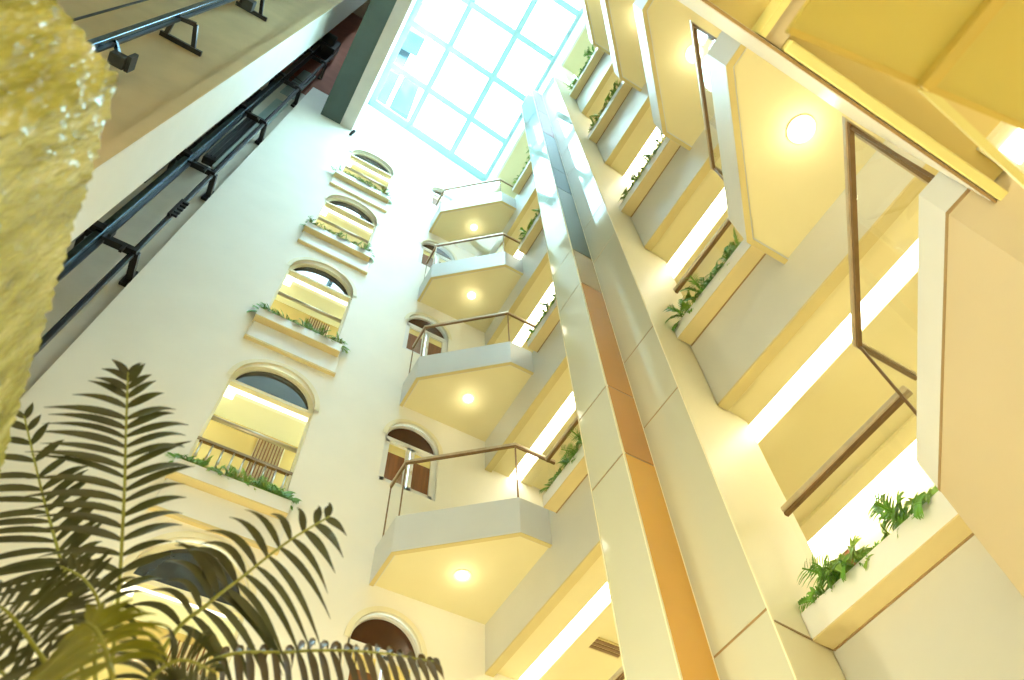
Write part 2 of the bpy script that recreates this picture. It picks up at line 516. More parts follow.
# gallery handrails with glass below
for k in range(5):
    for side, (y0, y1) in (('near', (1.5, 3.36)), ('far', (5.0, 7.6))):
        where = 'beside the near bay balcony' if side == 'near' else 'beyond the clad column'
        if k >= 2:
            continue
        zr = TOP[k] + 1.37
        r = thing('gallery_railing', (A + 0.06, y0, PLB[k] + 0.28), 'bronze gallery handrail over glass %s, %s level' % (where, ORD[k]), 'railing', 'gallery railings')
        MB().bar((A + 0.05, y0, zr), (A + 0.05, y1, zr), 0.10, 0.07).build('handrail', 'brass', r, bevel=0.015)
        MB().bar((A + 0.05, y0, zr - 0.055), (A + 0.05, y1, zr - 0.055), 0.05, 0.04).build('channel', 'brassd', r)
        MB().quad((A + 0.05, y0, PLB[k] + 0.28), (A + 0.05, y1, PLB[k] + 0.28), (A + 0.05, y1, zr - 0.07), (A + 0.05, y0, zr - 0.07)).build('glass_pane', 'pane', r)

# gallery planters
PL = []
for k in range(5):
    for side, (y0, y1) in (('near', (1.68, 3.497)), ('far', (5.0, 7.42))):
        if k == 0 and side == 'far':
            continue
        where = 'right of the clad column' if side == 'near' else 'left of the clad column'
        z0 = PLB[k]
        p = thing('gallery_planter', (A, y0, z0), 'white gallery planter of ferns, %s level, %s' % (ORD[k], where), 'planter', 'planters along the galleries')
        x0 = A - 0.27
        MB().box(x0, x0 + 0.03, y0, y1, z0, z0 + 0.28).box(x0 + 0.03, A, y0, y0 + 0.03, z0, z0 + 0.28).box(x0 + 0.03, A, y1 - 0.03, y1, z0, z0 + 0.28).build('trough', 'fascia', p)
        MB().box(x0, A, y0, y1, z0 - 0.015, z0).build('underside', 'tan', p)
        MB().box(A - 0.02, A, y0, y1, z0 - 0.026, z0 - 0.015).build('joint', 'joint', p)
        MB().box(x0 + 0.03, A, y0 + 0.03, y1 - 0.03, z0, z0 + 0.23).build('soil', 'soil', p)
        PL.append((k, side, y0, y1, z0))

# pier between the two facade bays, clad in glossy panels
core = [(4.85, 3.46), (4.85, 4.28), (4.38, 4.28), (4.38, 5.0), (6.16, 5.0), (6.16, 3.58)]
struct_tag(MB().prism(core, FLOOR, 28.4).build('wall_pier', 'cream'), 'cream pier wall behind the clad column', 'wall')
struct_tag(MB().box(A, 6.16, 3.46, 5.0, 28.4, ROOF).build('wall_pier', 'cream'), 'cream pier wall above the clad column top', 'wall')
sh = thing('clad_column', (4.6, 4.26, FLOOR), 'tall stepped column clad in glossy pale panels with an orange return strip', 'column')
j1 = [FLOOR, 1.9, 3.4, 7.19, 8.69, 12.02, 13.53, 17.3, 18.9, 22.4, 25.2, 28.4]
j3 = [FLOOR, 2.6, 4.42, 7.96, 9.6, 13.3, 15.0, 18.7, 20.4, 24.0, 28.4]
for a, b in zip(j1, j1[1:]):
    MB().box(4.366, 4.378, 4.275, 4.985, a - 0.02, a + 0.02).build('joint_line', 'joint', sh)
    MB().box(4.375, 4.845, 4.266, 4.278, a - 0.02, a + 0.02).build('joint_line', 'joint', sh)
    MB().box(4.36, 4.38, 4.275, 4.985, a + 0.016, b - 0.016).build('glass_panel', 'clad', sh)
    om = 'orange' if b < 8 else 'orange_refl2' if b < 12.5 else 'orange_refl3' if b < 14 else 'orange_refl4' if b < 18 else 'orange_refl5' if b < 25 else 'orange_refl6'  # higher panels carry the painted reflection, tan to teal and pink
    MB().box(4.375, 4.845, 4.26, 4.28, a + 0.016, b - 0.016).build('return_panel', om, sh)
for a, b in zip(j3, j3[1:]):
    MB().box(4.836, 4.848, 3.475, 4.258, a - 0.02, a + 0.02).build('joint_line', 'joint', sh)
    MB().box(4.83, 4.85, 3.475, 4.258, a + 0.016, b - 0.016).build('side_panel', 'clad', sh)
MB().bar((4.84, 3.457, 4.276), (A, 3.513, 4.276), 0.012, 0.016).build('joint_line', 'joint', sh)
for (x, y) in ((4.355, 4.985), (4.355, 4.262), (4.826, 4.250), (4.826, 3.460)):
    MB().box(x, x + 0.03, y, y + 0.018, FLOOR, 28.4).build('edge_trim', 'cream', sh)
MB().prism([(4.36, 4.27), (4.36, 5.0), (5.585, 5.0), (5.585, 3.46), (4.83, 3.46), (4.83, 4.26)], 28.4, 28.46).build('cap', 'cream', sh)


# ------------------------------------------------------------------ corner balconies
def offset(path, d):
    """parallel path, d to the right of the walking direction"""
    out = []
    for i, p in enumerate(path):
        p = Vector(p)
        ns = []
        if i > 0:
            t = (p - Vector(path[i - 1])).normalized()
            ns.append(Vector((t.y, -t.x)))
        if i < len(path) - 1:
            t = (Vector(path[i + 1]) - p).normalized()
            ns.append(Vector((t.y, -t.x)))
        n = sum(ns, Vector((0, 0))).normalized()
        out.append(tuple(p + n * (d / n.dot(ns[0]))))
    return out


def wall_strip(path, d, z0, z1):
    q = offset(path, d)
    mb = MB()
    for i in range(len(path) - 1):
        mb.prism([path[i], path[i + 1], q[i + 1], q[i]], z0, z1)
    return mb


C_PATH = [(3.25, 10.0), (3.25, 9.1), (4.965, 7.65), (A, 7.65)]           # interior on the left -> use sign
R_PATH = [(A, 1.64), (4.93, 1.64), (3.26, 0.0), (3.26, -0.59)]


def balcony(path, corner, k, sign, label, near):
    zs, zt = SOFF[k], TOP[k]
    b = thing('corner_balcony', (corner[0], corner[1], zs), label, 'balcony', 'near bay balconies' if near else 'corner balconies against the white wall')
    inn = offset(path, 0.10 * sign)
    MB().prism(list(inn) + [corner], zs + 0.02, zs + 0.30).build('soffit', 'soffit', b)
    wall_strip(path, 0.10 * sign, zs, zt).build('fascia', 'bfascia', b)
    if not (near and k == 0):
        wall_strip(offset(path, 0.005 * sign), 0.075 * sign, zs - 0.02, zs).build('lip', 'lip', b)
    MB().prism(list(inn) + [corner], zt - 0.3, zt - 0.05).build('deck', 'panel', b)
    if near and k > 1:
        return b
    if near:
        base = [(A, 1.36), (4.84, 1.36), (3.31, -0.10), (4.5, -0.10)]
        ry = [1.365, 1.3]
        rp = [(A, ry[k]), (4.83, ry[k]), (3.30, ry[k] - 1.50), (4.5, ry[k] - 1.50)]
        zr = zt + (1.38 if k == 0 else 1.33)
        g0 = rp
        hs = -1
    else:
        rp = offset([(3.25, 9.83), path[1], path[2], (5.9, 7.65)], 0.06 * sign)
        zr = zt + 1.56
        hs = sign
    for i in range(len(rp) - 1):
        (xa, ya), (xb, yb) = rp[i], rp[i + 1]
        MB().quad((xa, ya, zt), (xb, yb, zt), (xb, yb, zr - 0.03), (xa, ya, zr - 0.03)).build('glass_pane', 'pane', b)
    wall_strip(offset(rp, -0.035 * hs), 0.07 * hs, zr - 0.025, zr + 0.03).build('handrail', 'brass', b)
    wall_strip(offset(rp, -0.02 * hs), 0.04 * hs, zr - 0.065, zr - 0.025).build('channel', 'brassd', b)
    for (x, y) in (rp[1:-1] if near else rp[:-1]):
        MB().box(x - 0.012, x + 0.012, y - 0.012, y + 0.012, zt, zr - 0.05).build('post', 'brassd', b)
    return b


def downlight(x, y, z, label, r=0.11, power=2.0):
    d = thing('downlight', (x, y, z), label, 'light', 'recessed downlights of the balconies')
    n = 20
    m = MB()
    for i in range(n):
        a0, a1 = 2 * PI * i / n, 2 * PI * (i + 1) / n
        p = [(x + math.cos(t) * rr, y + math.sin(t) * rr, zz) for t in (a0, a1) for rr, zz in ((r, z - 0.012), (r + 0.05, z - 0.02), (r + 0.05, z + 0.02))]
        m.add(p, [(0, 1, 4, 3), (1, 2, 5, 4)])
    m.build('ring', 'cream', d)
    MB().quad(*[(x + math.cos(-2 * PI * i / n) * r, y + math.sin(-2 * PI * i / n) * r, z - 0.012) for i in range(n)]).build('lens', 'spot', d)
    ld = bpy.data.lights.new('lamp', 'POINT')
    ld.energy = power
    ld.color = (1.0, 0.92, 0.68)
    ld.shadow_soft_size = 0.05
    lo = bpy.data.objects.new('lamp', ld)
    COL.objects.link(lo)
    lo.parent = d
    lo.location = (0, 0, -0.14)
    return d


for k in range(1, 5):
    balcony(C_PATH, (A, B), k, -1, 'white corner balcony with glass balustrade, %s of the stack of four' % ['', 'lowest', 'second lowest', 'second highest', 'highest'][k], False)
    downlight(4.6, 9.05, SOFF[k] + 0.02, 'round downlight in the soffit of the corner balcony, %s of its stack' % ['', 'lowest', 'second lowest', 'second highest', 'highest'][k])
for k in range(0, 5):
    balcony(R_PATH, (A, -0.6), k, -1, 'white bay balcony at the near right end of the galleries, %s of its stack' % ORD[k], True)
    if k:
        downlight(4.56, 0.12, SOFF[k] + 0.02, 'round downlight in the soffit of the near bay balcony, %s level' % ORD[k], 0.13, 4.0)
# solid bay under the lowest near balcony
m = MB().prism([(A, 1.636), (4.932, 1.636), (3.263, -0.001), (3.263, -0.6), (A, -0.6)], FLOOR, SOFF[0] - 0.03)
struct_tag(m.build('wall_bay', 'bay'), 'beige panelled bay wall under the lowest near balcony', 'wall')
m = MB().prism([(A, 1.642), (4.931, 1.642), (3.258, 0.0), (3.258, -0.6), (A, -0.6)], SOFF[0] - 0.03, SOFF[0] + 0.0)
struct_tag(m.build('trim_21', 'joint'), 'dark joint between the bay wall and the balcony fascia', 'joint')

# ------------------------------------------------------------------ near side overhead
struct_tag(MB().box(-5.5, 9.2, -0.8, -0.6, 4.3, 36.8).build('wall_near', 'wall'), 'white atrium wall above the entrance soffit', 'wall')
struct_tag(MB().box(-3.2, 3.24, -0.6, -0.18, 4.31, 5.75).box(-3.2, 3.24, -0.203, -0.18, 4.0, 4.31).build('trim_22', 'fascia'), 'glossy white fascia beam overhead, running to the near bay', 'beam')
struct_tag(MB().box(-3.2, 3.36, -0.2, -0.185, 3.98, 4.0).build('trim_23', 'joint'), 'thin orange-brown joint under the overhead white beam', 'joint')
struct_tag(MB().box(-5.5, 3.26, -4.5, -0.205, 4.12, 4.3).box(3.26, 9.2, -4.5, -0.6, 4.12, 4.3).build('ceiling', 'soffit2'), 'beige entrance soffit overhead', 'ceiling')
o = MB().box(1.635, 3.38, -0.27, -0.207, 3.96, 4.12).build('edge_strip', 'amberstrip', bevel=0.01)
tag(o, 'cream-yellow strip under the edge of the overhead soffit', 'strip')
o = thing('soffit_beam', (1.55, -0.7, 3.98), 'short beige cross beam with a yellow edge under the overhead soffit', 'beam')
MB().box(1.52, 1.63, -1.5, -0.208, 4.0, 4.12).build('beam_body', 'bay', o)
MB().box(1.48, 1.52, -1.5, -0.208, 3.98, 4.12).build('yellow_edge', 'amberstrip', o)
o = thing('wall_lamp', (3.3, -0.5, 4.05), 'bright square lamp on the soffit behind the amber glass', 'lamp')
MB().box(3.02, 3.42, -0.66, -0.36, 4.07, 4.12).build('housing', 'cream', o)
MB().box(3.10, 3.40, -0.64, -0.42, 4.05, 4.07).build('diffuser', 'strip2', o)

# amber canopy hanging close to the camera
cz = 1.8
cn = thing('amber_glass_canopy', (1.1, -0.6, cz), 'hanging amber glass canopy pane with an orange rib, close overhead', 'canopy')
amb = bpy.data.materials.new('amber_glass')
amb.use_nodes = True
nt = amb.node_tree
b_ = nt.nodes['Principled BSDF']
b_.inputs['Base Color'].default_value = lin((226, 212, 138)) + (1,)
b_.inputs['Roughness'].default_value = 0.15
tl = nt.nodes.new('ShaderNodeBsdfTranslucent')
tl.inputs['Color'].default_value = lin((232, 218, 136)) + (1,)
tr = nt.nodes.new('ShaderNodeBsdfTransparent')
tr.inputs['Color'].default_value = lin((246, 236, 170)) + (1,)
nz = nt.nodes.new('ShaderNodeTexNoise')
nz.inputs['Scale'].default_value = 2.0
mx = nt.nodes.new('ShaderNodeMixShader')
mx.inputs[0].default_value = 0.45
mx2 = nt.nodes.new('ShaderNodeMixShader')
mr = nt.nodes.new('ShaderNodeMapRange')
mr.inputs['To Min'].default_value = 0.10
mr.inputs['To Max'].default_value = 0.30
nt.links.new(nz.outputs['Fac'], mr.inputs['Value'])
nt.links.new(mr.outputs['Result'], mx2.inputs[0])
nt.links.new(b_.outputs[0], mx.inputs[1])
nt.links.new(tl.outputs[0], mx.inputs[2])
nt.links.new(mx.outputs[0], mx2.inputs[1])
nt.links.new(tr.outputs[0], mx2.inputs[2])
nt.links.new(mx2.outputs[0], nt.nodes['Material Output'].inputs[0])
M['amber'] = amb
MB().prism([(0.725, -0.13), (1.8, -0.33), (1.8, -1.3), (0.70, -1.3)], cz, cz + 0.02).build('pane', 'amber', cn)
MB().box(1.068, 1.098, -1.3, -0.196, cz - 0.03, cz - 0.002).build('rib', 'amberedge', cn)
MB().bar((0.725, -0.135, cz + 0.01), (1.8, -0.335, cz + 0.01), 0.015, 0.022).build('edge_band', 'amberedge', cn)
MB().bar((1.095, -0.2, cz + 0.01), (1.55, -0.158, cz + 0.01), 0.02, 0.02).build('stay', 'amberstrip', cn)
for x in (0.9, 1.7):
    MB().tube([(x, -1.2, cz + 0.01), (x, -1.2, 4.12)], 0.012, 8).build('hanger_rod', 'steel', cn)

# ------------------------------------------------------------------ skylight
sk = thing('window_1', (2.4, 5.0, skyz(2.4)), 'sloping glass skylight with a grid of pale aqua mullions', 'window', kind='structure')
xs = [-0.72, 1.34, 3.62, 5.58]
ys = [-0.6, 1.5, 3.6, 5.71, 7.82, 9.88]


def sbar(a, b, w, h, mb):
    return mb.bar((a[0], a[1], skyz(a[0])), (b[0], b[1], skyz(b[0])), w * 2.3, h)


m = MB()
for x in xs[1:3]:
    sbar((x, -0.6), (x, 10.0), 0.12, 0.2, m)
for y in ys[1:-1]:
    sbar((-0.85, y), (5.6, y), 0.12, 0.2, m)
m.build('mullion', 'mull', sk)
m = MB()
sbar((-0.79, -0.6), (-0.79, 10), 0.1, 0.25, m)
sbar((-0.62, -0.6), (-0.62, 10), 0.06, 0.16, m)
sbar((5.56, -0.6), (5.56, 10), 0.12, 0.25, m)
sbar((-0.85, 9.93), (5.6, 9.93), 0.14, 0.22, m)
sbar((-0.85, 9.72), (5.6, 9.72), 0.07, 0.16, m)
m.build('frame', 'mull', sk)
for i in range(3):
    for j in range(5):
        x0, x1, y0, y1 = xs[i], xs[i + 1], ys[j], ys[j + 1]
        MB().quad((x0, y0, skyz(x0) + 0.06), (x0, y1, skyz(x0) + 0.06), (x1, y1, skyz(x1) + 0.06), (x1, y0, skyz(x1) + 0.06)).build('pane', 'skyglass', sk)

# roof beam beside the skylight
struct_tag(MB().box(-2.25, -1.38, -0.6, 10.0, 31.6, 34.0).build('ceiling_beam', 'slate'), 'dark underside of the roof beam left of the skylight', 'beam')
struct_tag(MB().box(-1.38, -0.87, -0.6, 10.0, 31.56, 37.0).build('trim_24', 'beige'), 'pale outer edge of the roof beam left of the skylight', 'beam')
struct_tag(MB().box(-0.87, -0.84, -0.6, 10.0, 31.56, skyz(-0.85) + 0.1).build('trim_25', 'fascia'), 'white upstand along the left edge of the skylight', 'upstand')
struct_tag(MB().box(-9.0, -2.25, B + 0.2, B + 0.4, 33.6, 56).build('wall_shaft_top', 'rust'), 'rust-red upper wall of the lift shaft', 'wall')
struct_tag(MB().box(-2.3, -2.25, -0.6, 10.4, 34.0, 56).build('wall_shaft_side', 'hoist'), 'grey side wall of the lift overrun above the roof beam', 'wall')
struct_tag(MB().box(-9.2, -2.25, -0.8, 10.4, 56, 56.2).build('ceiling', 'hoist'), 'grey ceiling over the lift shafts', 'ceiling')
# neighbouring building above the glass roof
o = thing('neighbouring_building', (-1.0, 11.0, 60.0), 'pale aqua neighbouring building seen through the left panes of the skylight', 'building')
MB().box(-2.4, -0.1, 11.5, 15.5, 52, 70).build('block', 'tower', o)
MB().box(-2.2, 0.4, 9.6, 11.0, 58, 74).build('stair_tower', 'tower', o)
MB().box(0.2, 1.6, 13.6, 15.2, 52, 62).build('annex', 'tower', o)
# cctv fixture on the wall
o = thing('security_camera', (-0.8, B, 31.0), 'tiny dark camera fixture on the white wall above the highest arched window', 'camera')
MB().box(-0.86, -0.74, B - 0.06, B, 30.95, 31.07).build('mount', 'iron', o)
MB().tube([(-0.8, B - 0.06, 30.98), (-0.72, B - 0.3, 30.86)], 0.07, 10).build('camera_body', 'iron', o, smooth=True)

# ------------------------------------------------------------------ lift shaft on the left
struct_tag(MB().box(-9.0, -3.2, B + 0.2, B + 0.4, FLOOR, 33.6).build('wall_shaft', 'hoist'), 'grey lift shaft wall next to the white wall', 'wall')
m = MB().prism([(-3.45, 7.38), (-3.45, 6.05), (-3.70, 6.05), (-3.70, 7.38)], FLOOR, 56)
struct_tag(m.build('wall_shaft_pier', 'fascia'), 'white pier between the two lift shafts', 'pier')
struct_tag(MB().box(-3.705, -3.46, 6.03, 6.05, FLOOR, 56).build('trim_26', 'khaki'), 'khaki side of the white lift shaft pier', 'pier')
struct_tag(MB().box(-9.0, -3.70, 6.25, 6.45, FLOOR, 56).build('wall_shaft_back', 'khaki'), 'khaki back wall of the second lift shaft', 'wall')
struct_tag(MB().box(-9.2, -9.0, -4.5, 10.4, FLOOR, 56).build('wall_far_left', 'hoist'), 'grey far wall of the lift shafts', 'wall')

g1 = thing('lift_guide_rail', (-4.2, 9.4, FLOOR), 'long blue-black lift guide rail with black brackets beside the white pier', 'guide rail')
MB().bar((-4.14, 9.35, FLOOR), (-4.14, 9.35, 41.0), 0.16, 0.16, (1, 0, 0)).build('rail_head', 'rail', g1, bevel=0.02)
MB().bar((-4.14, 9.46, FLOOR), (-4.14, 9.46, 41.0), 0.30, 0.05, (0, 1, 0)).build('rail_flange', 'black', g1)
g2 = thing('lift_guide_rail', (-3.40, 9.5, FLOOR), 'thinner black lift guide rail close to the corner of the white wall', 'guide rail')
MB().bar((-3.40, 9.5, FLOOR), (-3.40, 9.5, 41.0), 0.10, 0.10, (1, 0, 0)).build('rail_head', 'black', g2, bevel=0.015)
MB().bar((-3.45, 9.55, FLOOR), (-3.45, 9.55, 41.0), 0.05, 0.14, (0, 1, 0)).build('rail_flange', 'rail', g2)
for i, z in enumerate((9.9, 15.3, 20.7, 26.3, 31.8, 37.4)):
    bk = thing('rail_bracket', (-3.8, B + 0.2, z), 'black steel bracket frame tying the two lift rails to the shaft wall, %s of six' % ['lowest', 'second', 'third', 'fourth', 'fifth', 'highest'][i], 'bracket', 'brackets of the lift rails')
    zz = z - 0.3
    MB().bar((-4.45, 9.45, zz), (-3.33, 9.45, zz), 0.16, 0.16).build('cross_bar', 'black', bk)
    MB().bar((-3.35, 9.45, zz), (-3.28, B + 0.2, zz - 0.05), 0.14, 0.16).bar((-3.33, B + 0.14, zz - 0.3), (-3.33, B + 0.14, zz + 0.35), 0.16, 0.08, (0, 1, 0)).build('wall_leg', 'black', bk)
    MB().bar((-4.45, 9.45, zz), (-4.45, B + 0.2, zz), 0.14, 0.14).build('wall_leg', 'black', bk)
    MB().box(-4.34, -4.08, 9.22, 9.5, zz - 0.06, zz + 0.18).build('rail_clip', 'black', bk)
    MB().box(-3.98, -3.92, 9.3, 9.42, zz, zz + 0.28).build('rail_clip', 'black', bk)
    MB().box(-3.62, -3.56, 9.35, 9.42, zz - 0.3, zz).build('rail_clip', 'black', bk)
    MB().bar((-4.45, 9.45, zz), (-4.45, 9.45, zz - 2.2), 0.09, 0.09).build('drop_bar', 'black', bk)
# counterweights, switch comb, plates in the shaft
cw = thing('counterweight', (-4.4, 9.7, 20.0), 'tall black counterweight frame standing behind the thick lift rail', 'counterweight')
MB().box(-4.46, -4.17, 9.58, 9.9, 20.6, 29.4).build('weight_stack', 'black', cw, bevel=0.02)
g = MB()
for i in range(15):
    g.box(-4.45, -4.18, 9.56, 9.58, 20.9 + i * 0.55, 21.0 + i * 0.55)
g.build('ribs', 'iron', cw)
cw = thing('counterweight', (-3.8, 9.7, 20.9), 'ribbed dark iron block between the two lift rails', 'counterweight')
MB().box(-4.02, -3.56, 9.62, 9.86, 21.6, 26.4).build('weight_stack', 'black', cw, bevel=0.03)
for i in range(4):
    MB().box(-3.99 + i * 0.115, -3.94 + i * 0.115, 9.58, 9.62, 21.8, 26.2).build('rib', 'iron', cw)
MB().bar((-3.55, 9.55, 21.0), (-3.55, 9.55, 25.8), 0.09, 0.09, (1, 0, 0)).build('side_channel', 'plate', cw)
pl = thing('shaft_number_plate', (-3.95, 9.75, 28.2), 'zinc plate with stencilled digits between the lift rails near the top', 'plate')
MB().box(-4.1, -3.5, 10.16, 10.2, 32.2, 37.0).build('plate_sheet', 'plate', pl)
tx = bpy.data.curves.new('digits', 'FONT')
tx.body = '0517'
tx.size = 0.9 * U
tx.align_x = 'CENTER'
tx.extrude = 0.004
tx.materials.append(M['black'])
to = bpy.data.objects.new('stencilled_digits', tx)
dm = bpy.data.meshes.new_from_object(to)
bpy.data.objects.remove(to)
to = bpy.data.objects.new('stencilled_digits', dm)
COL.objects.link(to)
to.parent = pl
to.rotation_euler = (PI / 2, -PI / 2, 0)
to.location = ((-3.72 + 3.95) * U, (10.155 - 9.75) * U, (34.4 - 28.2) * U)
pl = MB().box(-4.0, -3.5, 10.16, 10.2, 27.2, 31.2).build('plain_plate', 'plate')
tag(pl, 'blank zinc plate below the numbered plate in the lift shaft', 'plate')
o = thing('limit_switch', (-3.45, 9.45, 17.4), 'small comb-like switch clamped on the thin lift rail', 'switch')
MB().box(-3.47, -3.40, 9.38, 9.46, 17.1, 18.1).build('switch_body', 'black', o)
for i in range(5):
    MB().box(-3.40, -3.26, 9.38, 9.44, 17.15 + i * 0.2, 17.25 + i * 0.2).build('tooth', 'black', o)
o = thing('hoist_machine', (-3.9, 9.6, 39.4), 'black hoist machine under the rust-red shaft ceiling', 'machine')
MB().box(-4.5, -3.4, 9.2, 9.9, 39.4, 41.4).build('machine_frame', 'black', o, bevel=0.05)
MB().tube([(-4.2, 9.15, 40.2), (-3.6, 9.15, 40.2)], 0.4, 16).build('sheave', 'iron', o, smooth=True)
MB().box(-4.3, -3.5, 9.3, 10.2, 41.4, 41.9).build('hanger', 'black', o)

g3 = thing('lift_guide_rail', (-5.2, 5.6, FLOOR), 'blue steel lift guide rail standing off the khaki shaft wall', 'guide rail')
MB().bar((-5.22, 5.62, FLOOR), (-5.22, 5.62, 40.0), 0.13, 0.13, (1, 0, 0)).build('rail_head', 'rail', g3, bevel=0.02)
MB().bar((-5.24, 5.72, FLOOR), (-5.24, 5.72, 40.0), 0.26, 0.06, (0, 1, 0)).build('rail_flange', 'black', g3)
for i, z in enumerate((13.0, 19.25, 25.5)):
    bk = thing('rail_bracket', (-4.9, 6.25, z), 'black trapezoid bracket holding the blue rail off the khaki wall, %s of three' % ['lowest', 'middle', 'top'][i], 'bracket', 'brackets on the khaki wall')
    MB().bar((-5.42, 6.2, z), (-4.42, 6.2, z), 0.14, 0.10).build('foot_bar', 'black', bk)
    MB().bar((-5.30, 6.2, z), (-5.25, 5.7, z + 0.12), 0.10, 0.10).build('strut', 'black', bk)
    MB().bar((-4.62, 6.2, z), (-4.80, 5.68, z + 0.25), 0.10, 0.10).build('strut', 'black', bk)
    MB().bar((-5.26, 5.7, z + 0.12), (-4.80, 5.68, z + 0.25), 0.10, 0.10).build('clamp_bar', 'black', bk)
o = thing('rail_switch', (-5.0, 5.75, 15.7), 'small iron switch box hanging under the blue lift rail', 'switch')
MB().bar((-5.16, 5.68, 15.8), (-4.98, 5.85, 15.65), 0.08, 0.08).build('arm', 'rail', o)
MB().box(-5.06, -4.76, 5.75, 6.0, 15.35, 15.6).build('switch_body', 'iron', o, bevel=0.02)
MB().box(-4.78, -4.70, 5.72, 6.05, 15.5, 15.85).build('plate_flap', 'iron', o)
o = thing('rail_switch', (-4.9, 5.7, 24.5), 'small iron switch box beside the top bracket on the khaki wall', 'switch')
MB().box(-5.10, -4.78, 5.75, 6.05, 24.7, 25.1).build('switch_body', 'iron', o, bevel=0.02)
MB().box(-5.2, -5.0, 5.6, 5.8, 24.8, 25.2).build('arm', 'iron', o)
o = MB().tube([(-6.28, 6.0, FLOOR), (-6.28, 6.0, 40.0)], 0.03, 6).build('hoist_cable', 'black')
tag(o, 'thin dark hoist cable in front of the khaki wall', 'cable')

# ------------------------------------------------------------------ floor and lobby enclosure
struct_tag(MB().box(-9.2, 9.2, -4.5, 10.4, FLOOR - 0.2, FLOOR).build('floor', 'floor'), 'pale marble lobby floor', 'floor')
struct_tag(MB().box(-9.2, 9.2, -4.7, -4.5, FLOOR, 4.3).build('wall_lobby', 'wall'), 'white lobby wall behind the viewer', 'wall')
struct_tag(MB().box(9.0, 9.2, -4.5, -0.6, FLOOR, 4.3).build('wall_lobby', 'wall'), 'white lobby side wall', 'wall')
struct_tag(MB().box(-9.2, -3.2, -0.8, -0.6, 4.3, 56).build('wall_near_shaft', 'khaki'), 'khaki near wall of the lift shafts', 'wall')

# gallery ceiling vents
for (x0, x1, y0, y1, lb) in ((6.76, 7.5, 8.40, 8.70, 'brown slotted air vent in the gallery ceiling beyond the column'),):
    z = BEAM[1] + 0.11
    v = thing('ceiling_vent', ((x0 + x1) / 2, y0, z), lb, 'vent')
    MB().box(x0, x1, y0, y1, z - 0.03, z).build('frame', 'lip', v)
    g = MB()
    for i in range(3):
        g.box(x0 + 0.03, x1 - 0.03, y0 + 0.03 + i * 0.085, y0 + 0.09 + i * 0.085, z - 0.045, z - 0.03)
    g.build('slot', 'brassd', v)

# ------------------------------------------------------------------ ferns
DOWN = Vector((0, 0, -1))


def blade(mb, base, d, length, width, droop, n=5, up=None, fold=0.25, twist=0.0):
    d = d.normalized()
    path = [base + d * (length * t) + DOWN * (droop * length * t * t) for t in [i / n for i in range(n + 1)]]
    idx = []
    for i, p in enumerate(path):
        t = i / n
        tg = (path[min(i + 1, n)] - path[max(i - 1, 0)]).normalized()
        ref = up if up is not None else Vector((0, 0, 1))
        s = tg.cross(ref)
        if s.length < 1e-4:
            s = tg.cross(Vector((1, 0, 0)))
        s.normalize()
        u = s.cross(tg).normalized()
        if twist:
            a = twist * t
            s, u = s * math.cos(a) + u * math.sin(a), u * math.cos(a) - s * math.sin(a)
        w = width * max(0.06, math.sin(PI * min(1, (0.06 + 0.94 * t) ** 0.75)))
        idx.append((p - s * w + u * w * fold, p, p + s * w + u * w * fold))
    n0 = len(mb.v)
    mb.v += [q for r in idx for q in r]
    for i in range(n):
        a = n0 + i * 3
        mb.f += [(a, a + 1, a + 4, a + 3), (a + 1, a + 2, a + 5, a + 4)]


def fern_mesh(seed, fronds, length, pairs):
    """a fern that spreads along x and leans towards -y, kept flat against a wall at +y"""
    rnd = random.Random(seed)
    mb = MB()
    for i in range(fronds):
        az = 2 * PI * (i + rnd.random() * 0.7) / fronds
        el = rnd.uniform(0.45, 1.35)
        d = Vector((math.cos(az) * math.cos(el), math.sin(az) * math.cos(el), math.sin(el)))
        d.y *= 0.35 if d.y > 0 else 0.8
        L = length * rnd.uniform(0.65, 1.15)
        droop = rnd.uniform(0.25, 0.75)
        pts = [d * (L * t) + DOWN * (droop * L * t * t) for t in [j / 8 for j in range(9)]]
        mb.tube(pts, [0.007] * 9, 4, caps=False)
        for j in range(pairs):
            t = 0.15 + 0.85 * j / pairs
            f = t * 8
            a = int(min(7, f))
            p = pts[a].lerp(pts[a + 1], f - a)
            tg = (pts[a + 1] - pts[a]).normalized()
            s = tg.cross(Vector((0.2, -0.9, 0.35))).normalized()
            ll = L * 0.26 * math.sin(PI * (0.12 + 0.86 * (1 - t)) ** 0.8) + 0.015
            for sg in (-1, 1):
                blade(mb, p, s * sg + tg * 0.6 + Vector((0, 0, rnd.uniform(-0.15, 0.2))), ll, ll * 0.14, 0.3, n=3, up=Vector((0.2, -0.9, 0.35)))
    return mb


fern_me = []
for i in range(5):
    fmb = fern_mesh(30 + i, 12, 0.36, 11)
    me = bpy.data.meshes.new('fern')
    me.from_pydata([tuple(p * U) for p in fmb.v], [], fmb.f)
    me.materials.append(M['green' if i < 3 else 'green2'])
    fern_me.append(me)


def place_fern(x, y, z, sc, label, group, rz):
    o = bpy.data.objects.new('fern', random.choice(fern_me))
    COL.objects.link(o)
    o.location = (x * U, y * U, z * U)
    o.rotation_euler = (0, 0, rz + random.uniform(-0.3, 0.3))
    o.scale = (sc * random.choice((-1, 1)), sc, sc * random.uniform(0.9, 1.2))
    tag(o, label, 'fern', group)


